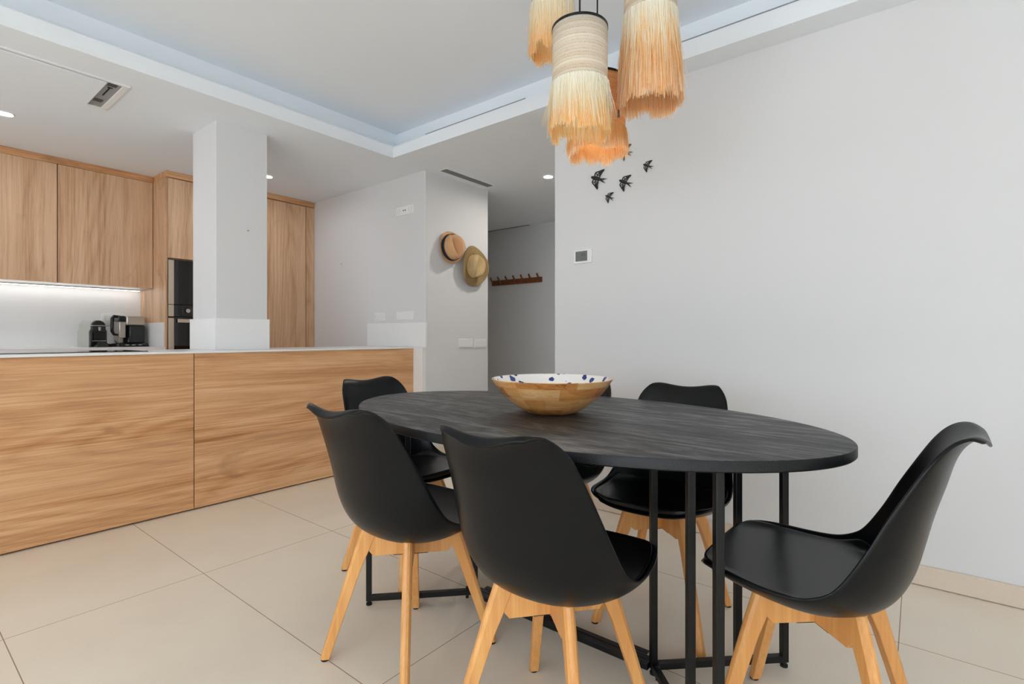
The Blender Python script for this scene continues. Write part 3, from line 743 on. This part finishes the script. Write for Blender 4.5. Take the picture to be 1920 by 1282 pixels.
proto = make_chair((CH[0][0][0], CH[0][0][1], 0), R_(CH[0][1]), CH[0][2])
for (xy, a, lb) in CH[1:]:
    c = copy_tree(proto); c.location = (xy[0], xy[1], 0); c.rotation_euler = (0, 0, R_(a)); c['label'] = lb

# ------------------------------------------------------------------ hanging raffia lamps
def shade_mat(name, c1, c2, hole, tr):
    t = NT(name)
    sep = t.N('ShaderNodeSeparateXYZ', {0: t.co()})
    ang = t.math('ARCTAN2', sep.outputs[1], sep.outputs[0])
    arc = t.math('DIVIDE', t.math('MULTIPLY', ang, .095), .0060)
    rowf = t.math('DIVIDE', sep.outputs[2], .0098); row = t.math('FLOOR', rowf); fr = t.math('FRACT', rowf)
    rnd_ = t.N('ShaderNodeTexWhiteNoise', {'W': row}, noise_dimensions='1D').outputs[0]
    fa = t.math('FRACT', t.math('ADD', arc, rnd_))
    dw = t.N('ShaderNodeTexWhiteNoise', {'Vector': t.N('ShaderNodeCombineXYZ', {0: t.math('FLOOR', t.math('ADD', arc, rnd_)), 1: row}).outputs[0]}).outputs[0]
    inh = t.math('MULTIPLY', t.math('MULTIPLY', t.math('LESS_THAN', fa, .48), t.math('LESS_THAN', fr, .26)), t.math('ADD', .35, t.math('MULTIPLY', dw, .65)))
    rn = t.noise(t.N('ShaderNodeCombineXYZ', {0: t.math('MULTIPLY', ang, .35), 1: t.math('MULTIPLY', sep.outputs[2], 30.0), 2: 0.0}).outputs[0], 3.0, 3, .6)
    st = t.noise(t.N('ShaderNodeCombineXYZ', {0: t.math('MULTIPLY', ang, 1.0), 1: t.math('MULTIPLY', sep.outputs[2], 160.0), 2: 0.0}).outputs[0], 5.0, 3, .6)
    body = t.mix(t.ramp(t.math('ADD', t.math('MULTIPLY', rnd_, .35), t.math('MULTIPLY', st, .65)), [(.3, (0, 0, 0, 1)), (.75, (1, 1, 1, 1))]), c1, c2)
    mask = t.math('MULTIPLY', inh, t.ramp(rn, [(.36, (.12,) * 3 + (1,)), (.58, (.95,) * 3 + (1,))]))
    col = t.mix(mask, body, hole)
    t.set(Base_Color=col, Roughness=.75, Specular_IOR_Level=.2)
    t.bump(t.math('SUBTRACT', t.math('MULTIPLY', t.math('PINGPONG', rowf, .5), .8), mask), .5, .0012)
    tl = t.N('ShaderNodeBsdfTranslucent', {'Color': col}); mx = t.N('ShaderNodeMixShader', {0: tr, 1: t.b.outputs[0], 2: tl.outputs[0]})
    t.l.new(mx.outputs[0], t.n['Material Output'].inputs[0]); return t.m
def fringe_mat(name, z0, z1, stops):
    """dip-dyed raffia: colour bands by height on the strand, blurred strand by strand"""
    t = NT(name)
    sep = t.N('ShaderNodeSeparateXYZ', {0: t.co()})
    ang = t.math('ARCTAN2', sep.outputs[1], sep.outputs[0])
    va = t.N('ShaderNodeCombineXYZ', {0: t.math('MULTIPLY', ang, 1.0), 1: t.math('MULTIPLY', sep.outputs[2], 3.0), 2: 0.0}).outputs[0]
    n1 = t.noise(va, 9, 3, .6); n2 = t.noise(va, 60, 3, .65)
    h = t.math('DIVIDE', t.math('SUBTRACT', z1, sep.outputs[2]), z1 - z0)
    sa = t.N('ShaderNodeAttribute', attribute_name='strand').outputs['Fac']
    h = t.math('ADD', h, t.math('ADD', t.math('MULTIPLY', t.math('SUBTRACT', n1, .5), .35), t.math('MULTIPLY', t.math('SUBTRACT', n2, .5), .5)))
    h = t.math('ADD', h, t.math('MULTIPLY', t.math('SUBTRACT', sa, .5), .85))
    col = t.ramp(h, stops)
    t.set(Base_Color=col, Roughness=.6, Specular_IOR_Level=.3)
    tl = t.N('ShaderNodeBsdfTranslucent', {'Color': col}); mx = t.N('ShaderNodeMixShader', {0: .45, 1: t.b.outputs[0], 2: tl.outputs[0]})
    t.l.new(mx.outputs[0], t.n['Material Output'].inputs[0]); return t.m
cream, peach, orange, pale = srgb(255, 253, 244), srgb(255, 242, 214), srgb(255, 214, 142), srgb(255, 236, 208)
M['shade_natural'] = shade_mat('natural_woven_raffia', srgb(234, 226, 212), srgb(216, 200, 176), srgb(172, 134, 92), .25)
M['shade_orange'] = shade_mat('orange_woven_raffia', srgb(246, 196, 140), srgb(240, 178, 116), srgb(196, 126, 74), .3)
def lamp(loc, r, zt, zs, zf, mat_s, stops, label, flare=.004, n=1500, power=1.9, tagz=None):
    o = empty('pendant_lamp', (loc[0], loc[1], zs), label=label, cat='pendant lamp', group='raffia fringe pendant lamps in a cluster')
    H = zt - zs
    m = MB(); N = 64
    for z in (0, H * .33, H * .66, H):
        for k in range(N):
            a = 2 * PI * k / N; m.v.append((r * math.cos(a), r * math.sin(a), z))
    for i in range(3):
        for k in range(N): m.f.append((i * N + k, i * N + (k + 1) % N, (i + 1) * N + (k + 1) % N, (i + 1) * N + k)); m.m.append(0)
    shd = m.build('woven_shade', mat_s, o, smooth=True); so = shd.modifiers.new('thick', 'SOLIDIFY'); so.thickness = .003; so.offset = -1
    # black metal ring and spider on top
    rg_ = MB(); N = 64
    rg_.lathe([(r + .0015, H - .007), (r + .0015, H + .001), (r - .004, H + .001), (r - .004, H - .007), (r + .0015, H - .007)], N)
    for a in (0, 2 * PI / 3, 4 * PI / 3): rg_.bar((0, 0, H - .004), ((r - .003) * math.cos(a), (r - .003) * math.sin(a), H - .004), .004, .003)
    rg_.build('top_ring', M['black_metal'], o, auto=40)
    sk = MB(); sk.tube([(0, 0, .072), (0, 0, .12)], .018, 16).tube([(0, 0, .12), (0, 0, H + .012)], .005, 10); sk.build('bulb_socket', M['black_metal'], o, auto=40)
    MB().lathe([(.0, -.045), (.016, -.042), (.026, -.03), (.03, -.014), (.027, .002), (.016, .018), (.013, .03), (0, .03)], 24, z0=.045).build('bulb', M['bulb'], o, smooth=True)
    l = bpy.data.lights.new('bulb_light', 'POINT'); l.energy = power; l.color = (1, .93, .80); l.shadow_soft_size = .03
    lo = bpy.data.objects.new('bulb_light', l); C.objects.link(lo); lo.location = (loc[0], loc[1], zs + .022)
    MB().tube([(0, 0, H + .01), (0, 0, Z2 - zs - .02)], .0030, 10).build('cable', M['rubber'], o, smooth=True)
    MB().lathe([(0, -.022), (.045, -.022), (.05, -.018), (.05, -.0005), (0, -.0005)], 32, z0=Z2 - zs).build('ceiling_rose', M['black_metal'], o, auto=40)
    # fringe
    fz = zf - zs
    m = MB(); R2 = random.Random(int(loc[0] * 1000))
    sv = []; tuft = [R2.uniform(-.028, .014) for _ in range(22)]
    for k in range(n):
        a = R2.uniform(0, 2 * PI); lay = R2.random()
        rr = r + .001 + .004 * lay; ln = -fz + tuft[int(a / (2 * PI) * 22) % 22] + R2.gauss(0, .007); z_0 = .004 + R2.uniform(-.004, .004)
        if R2.random() < .22: ln *= R2.uniform(.45, .97)
        fl = flare * (.5 + lay) + R2.gauss(0, .0025); stray = R2.random() < .02
        if stray: fl += R2.uniform(.01, .03)
        da = R2.gauss(0, .09); wdt = R2.uniform(.0006, .0014); tw = R2.uniform(-.6, .6)
        base = len(m.v); segs = 5; h_ = R2.random()
        for i in range(segs + 1):
            q = i / segs; A_ = a + da * q + .02 * math.sin(3 * q + k); rad = rr + fl * (q ** 1.2) + (.002 * math.sin(5 * q + k) if q > 0 else 0); z = z_0 - ln * q
            c_, s_ = math.cos(A_), math.sin(A_); ta = (-s_ * math.cos(tw) + c_ * math.sin(tw), c_ * math.cos(tw) + s_ * math.sin(tw))
            ww = wdt * (1 - .35 * q)
            sv += [h_, h_]
            m.v.append((rad * c_ - ta[0] * ww, rad * s_ - ta[1] * ww, z)); m.v.append((rad * c_ + ta[0] * ww, rad * s_ + ta[1] * ww, z))
        for i in range(segs): b_ = base + 2 * i; m.f.append((b_, b_ + 1, b_ + 3, b_ + 2)); m.m.append(0)
    fm_ = fringe_mat('dip_dyed_raffia_fringe', fz, 0.0, stops)
    fr = m.build('fringe', fm_, o, recalc=False)
    at_ = fr.data.attributes.new('strand', 'FLOAT', 'POINT'); at_.data.foreach_set('value', sv); fr['kind'] = 'stuff'
    if tagz is not None:
        a, z = tagz; MB().box(-.0045, -.0015, -.014, .0045, .0015, .014, M=Matrix.Translation((math.cos(a) * (r + .003), math.sin(a) * (r + .003), z)) @ Matrix.Rotation(a + PI / 2, 4, 'Z')).build('fabric_label', M['gloss_black'], o)
    return o
M['bulb'] = plain('warm_lit_bulb', srgb(255, 240, 210), .4, emis=(1, .88, .66, 1), estr=6)
stA = [(.0, cream), (.55, srgb(252, 240, 210)), (.78, peach), (1.0, orange)]
stB = [(.0, cream), (.25, srgb(252, 238, 208)), (.42, peach), (.62, orange), (.84, srgb(250, 200, 138)), (1.0, pale)]
stC = [(.0, orange), (.35, srgb(251, 208, 146)), (.7, orange), (.95, pale)]
stD = [(.0, cream), (.45, srgb(252, 234, 196)), (.75, peach), (.95, orange)]
lamp((1.4716, .8802), .091, 2.0375, 1.845, 1.692, M['shade_natural'], stA, 'pendant lamp with pale woven shade and cream fringe, front centre of the cluster', n=3600)
lamp((1.7114, .7385), .090, 2.33, 2.135, 1.832, M['shade_natural'], stB, 'pendant lamp with long cream-to-orange fringe, rightmost of the cluster', flare=.011, n=4200)
lamp((1.7915, .9916), .108, 2.023, 1.820, 1.733, M['shade_orange'], stC, 'pendant lamp with orange woven shade and small black label, lowest of the cluster', n=3600, tagz=(R_(-106), .038))
lamp((1.706, 1.147), .084, 2.52, 2.33, 2.140, M['shade_natural'], stD, 'pendant lamp with cream fringe and orange tips, leftmost and farthest of the cluster', flare=.003, n=2800)

# ------------------------------------------------------------------ wall swallows
def swallow(y, z, s, rot, label):
    o = empty('wall_swallow', (2.70, y, z), -PI / 2, label=label, cat='wall ornament', group='dark metal swallows on the wall')
    # local x = right as seen, local z = up, -y = out of the wall ; head to the left
    ca, sa = math.cos(rot), math.sin(rot)
    def P(u, v, d=.005): return (s * (u * ca - v * sa), -d, s * (u * sa + v * ca))
    b = MB(); n = 12; K = 12
    prof = [(-.050, .001), (-.046, .006), (-.036, .010), (-.024, .0095), (-.010, .012), (.008, .011), (.022, .007), (.032, .004)]
    for (u, r) in prof:
        for k in range(K):
            a = 2 * PI * k / K; p = P(u, r * math.cos(a)); b.v.append((p[0], -.006 - s * r * .7 * math.sin(a) - .001, p[2]))
    for i in range(len(prof) - 1):
        for k in range(K): b.f.append((i * K + k, i * K + (k + 1) % K, (i + 1) * K + (k + 1) % K, (i + 1) * K + k)); b.m.append(0)
    b.f.append(tuple(range(K))); b.f.append(tuple((len(prof) - 1) * K + k for k in range(K))); b.m += [0, 0]
    b.build('body', M['bird_iron'], o, smooth=True)
    r = .0034 * s
    for sg in (1, -1):
        wv = [(-.022, .006), (-.030, .020), (-.026, .034), (-.008, .044), (.022, .062), (.014, .040), (.010, .022), (.008, .006)]
        if sg < 0: wv = [(u * 1.0 + .0, -v * .95) for u, v in wv]
        wb = MB(); cu = catmull([(*p, 0) for p in wv], 28)
        wb.tube([P(p[0], p[1], .005) for p in cu], r, 8)
        wb.tube([P(-.012, sg * .008, .005), P(-.010, sg * .022, .007), P(.012, sg * .052, .005)], r * .8, 8)
        wb.tube([P(-.024, sg * .028, .005), P(-.002, sg * .018, .006), P(.010, sg * .028, .005)], r * .7, 8)
        wb.tube([P(-.012, sg * .040, .005), P(.004, sg * .040, .006), P(.016, sg * .046, .005)], r * .9, 8)
        wb.prism([P(-.004, sg * .032)[::2], P(.012, sg * .036)[::2], P(.024, sg * .064)[::2]], .003, .0065, M=Matrix(((1, 0, 0, 0), (0, 0, -1, 0), (0, 1, 0, 0), (0, 0, 0, 1))))
        cxw = sum(p[0] for p in wv) / 8; czw = sum(p[1] for p in wv) / 8
        inner_ = [(cxw + (p[0] - cxw) * .80 + .004, czw + (p[1] - czw) * .80 - sg * .004) for p in wv[3:]]
        wb.prism([P(*p)[::2] for p in inner_], .003, .0055, M=Matrix(((1, 0, 0, 0), (0, 0, -1, 0), (0, 1, 0, 0), (0, 0, 0, 1))))
        wb.build('wing', M['bird_iron'], o, smooth=False)
    tl_ = MB(); RXm = Matrix(((1, 0, 0, 0), (0, 0, -1, 0), (0, 1, 0, 0), (0, 0, 0, 1)))
    for sg in (1, -1):
        tl_.prism([P(.018, sg * .006)[::2], P(.024, 0)[::2], P(.040, sg * .002)[::2], P(.066, sg * .016)[::2], P(.040, sg * .011)[::2]], .003, .0085, M=RXm)
    tl_.build('tail', M['bird_iron'], o, bevel=.001)
    return o
def sw(head, tail_mid, scale, label):
    # centre and rotation from head and tail-fork positions on the wall (y,z)
    (hy, hz), (ty, tz) = head, tail_mid
    dx = -(ty - hy); dz = tz - hz; rot = math.atan2(dz, dx); ln = math.hypot(dx, dz); s = ln / .112
    cy, cz = hy + (ty - hy) * .45, hz + (tz - hz) * .45
    swallow(cy, cz, s * scale, rot, label)
sw((1.534, 1.972), (1.436, 1.930), 1.0, 'largest dark metal swallow on the wall, directly below the pendant fringe')
sw((1.350, 1.918), (1.273, 1.877), 1.0, 'medium dark metal swallow on the wall between the largest and the topmost-right swallows')
sw((1.438, 1.846), (1.386, 1.815), 1.0, 'smallest dark metal swallow, lowest of the group on the wall')
sw((1.204, 1.979), (1.149, 1.950), 1.0, 'small dark metal swallow at the right end of the group')
sw((1.350, 2.092), (1.273, 2.052), 1.0, 'dark metal swallow mostly hidden behind the orange pendant fringe')

# ------------------------------------------------------------------ hats on the wall
def straw(name, c1, c2, sc):
    t = NT(name); wv = t.N('ShaderNodeTexWave', {'Vector': t.co(), 'Scale': sc, 'Distortion': 1.0, 'Detail': 1.0}, wave_type='RINGS', rings_direction='Z').outputs[1]
    n = t.noise(t.co(), 180, 3, .7)
    h = t.math('ADD', t.math('MULTIPLY', wv, .12), t.math('MULTIPLY', n, .88)); t.set(Base_Color=t.ramp(h, [(.3, c1), (.7, c2)]), Roughness=.8); t.bump(h, .5, .0015); return t.m
M['straw_tan'] = straw('tan_straw', srgb(196, 144, 100), srgb(222, 178, 134), 60)
M['straw_olive'] = straw('olive_brown_straw', srgb(124, 100, 62), srgb(168, 144, 100), 45)
M['navy_band'] = plain('dark_navy_ribbon', srgb(30, 38, 50), .7)
M['straw_light'] = straw('pale_straw', srgb(178, 150, 104), srgb(206, 180, 134), 70)
def hat(loc, rot, label, bx, by, cx, cy, ch, brim_mat, crown_mat, curl, band, dent_rot, dent=.034):
    o = empty('straw_hat', loc, label=label, cat='hat')
    # local: z out of the wall; x right, y up
    N = 72
    m = MB(); rings = []
    for q in [0, .15, .35, .55, .75, .9, 1.0]:
        rg = []
        for k in range(N):
            a = 2 * PI * k / N; c, s = math.cos(a), math.sin(a)
            x = (cx + (bx - cx) * q) * c; y = (cy + (by - cy) * q) * s
            z = .012 + curl * (q ** 2) * (abs(c) ** 2) - .010 * (q ** 2) * abs(s) ** 2 + .004 * math.sin(3 * a + 1) * q
            rg.append((x, y, z))
        rings.append(rg)
    for rg in rings: m.v += rg
    for i in range(len(rings) - 1):
        for k in range(N): m.f.append((i * N + k, (i + 1) * N + k, (i + 1) * N + (k + 1) % N, i * N + (k + 1) % N)); m.m.append(0)
    b = m.build('brim', brim_mat, o, smooth=True); so = b.modifiers.new('thick', 'SOLIDIFY'); so.thickness = .003; so.offset = 0
    m = MB(); prof = [(1.0, .010), (.985, .03), (.96, .055), (.925, .08), (.87, .098), (.78, .109), (.62, .113), (.42, .111), (.2, .108), (.0, .106)]
    for (f, z) in prof:
        for k in range(N):
            a = 2 * PI * k / N; x = cx * f * math.cos(a); y = cy * f * math.sin(a)
            zz = z / .113 * ch if z > .012 else z
            # lengthwise crease and pinch, in crown axes rotated by dent_rot
            X = x * math.cos(dent_rot) + y * math.sin(dent_rot); Y = -x * math.sin(dent_rot) + y * math.cos(dent_rot)
            if z > .07:
                wgt = min(1, (z - .07) / .03)
                zz -= dent * wgt * math.exp(-(X / (.30 * cx)) ** 2) * (1.0 + .25 * Y / cy) * (1 - .35 * (Y / cy) ** 2)
            m.v.append((x, y, zz))
    for i in range(len(prof) - 1):
        for k in range(N): m.f.append((i * N + k, i * N + (k + 1) % N, (i + 1) * N + (k + 1) % N, (i + 1) * N + k)); m.m.append(0)
    m.build('crown', crown_mat, o, smooth=True, weld=True)
    if band:
        m = MB(); 
        for (f, z) in ((1.014, .010), (1.0, .046)):
            for k in range(N): a = 2 * PI * k / N; m.v.append((cx * f * math.cos(a), cy * f * math.sin(a), z + .002))
        for k in range(N): m.f.append((k, (k + 1) % N, N + (k + 1) % N, N + k)); m.m.append(0)
        hb_ = m.build('hat_band', M['navy_band'], o, smooth=True); so = hb_.modifiers.new('thick', 'SOLIDIFY'); so.thickness = .002; so.offset = 1
    o.rotation_euler = rot
    return o
hat((3.175, 3.2277 - .022, 1.795), (PI / 2, R_(-12), R_(-6)), 'tan straw fedora with a dark navy band hanging on the wall, upper left hat', .134, .140, .102, .112, .115, M['straw_tan'], M['straw_tan'], .026, True, R_(8), .048)
hat((3.452, 3.2277 - .030, 1.662), (PI / 2, R_(10), R_(0)), 'olive brown straw hat with wide curled brim, lower right hat at the wall corner', .168, .186, .088, .108, .105, M['straw_olive'], M['straw_light'], .040, False, R_(-6), .048)
# ------------------------------------------------------------------ coat rack in the hallway
cr = empty('coat_rack', (5.168, 4.02, 1.722), -PI / 2, label='reddish brown wooden coat rack with seven angled pegs on the hallway wall', cat='coat rack')
MB().box(-.40, -.02, -.033, .40, 0, .033).build('backboard', M['rack_wood'], cr, bevel=.002)
for i in range(7):
    x = -.372 + i * .124
    MB().bar((x, -.018, -.022), (x - .0, -.085, .070), .022, .012, up=(1, 0, 0)).build('coat_hook', M['rack_wood'], cr, bevel=.002)
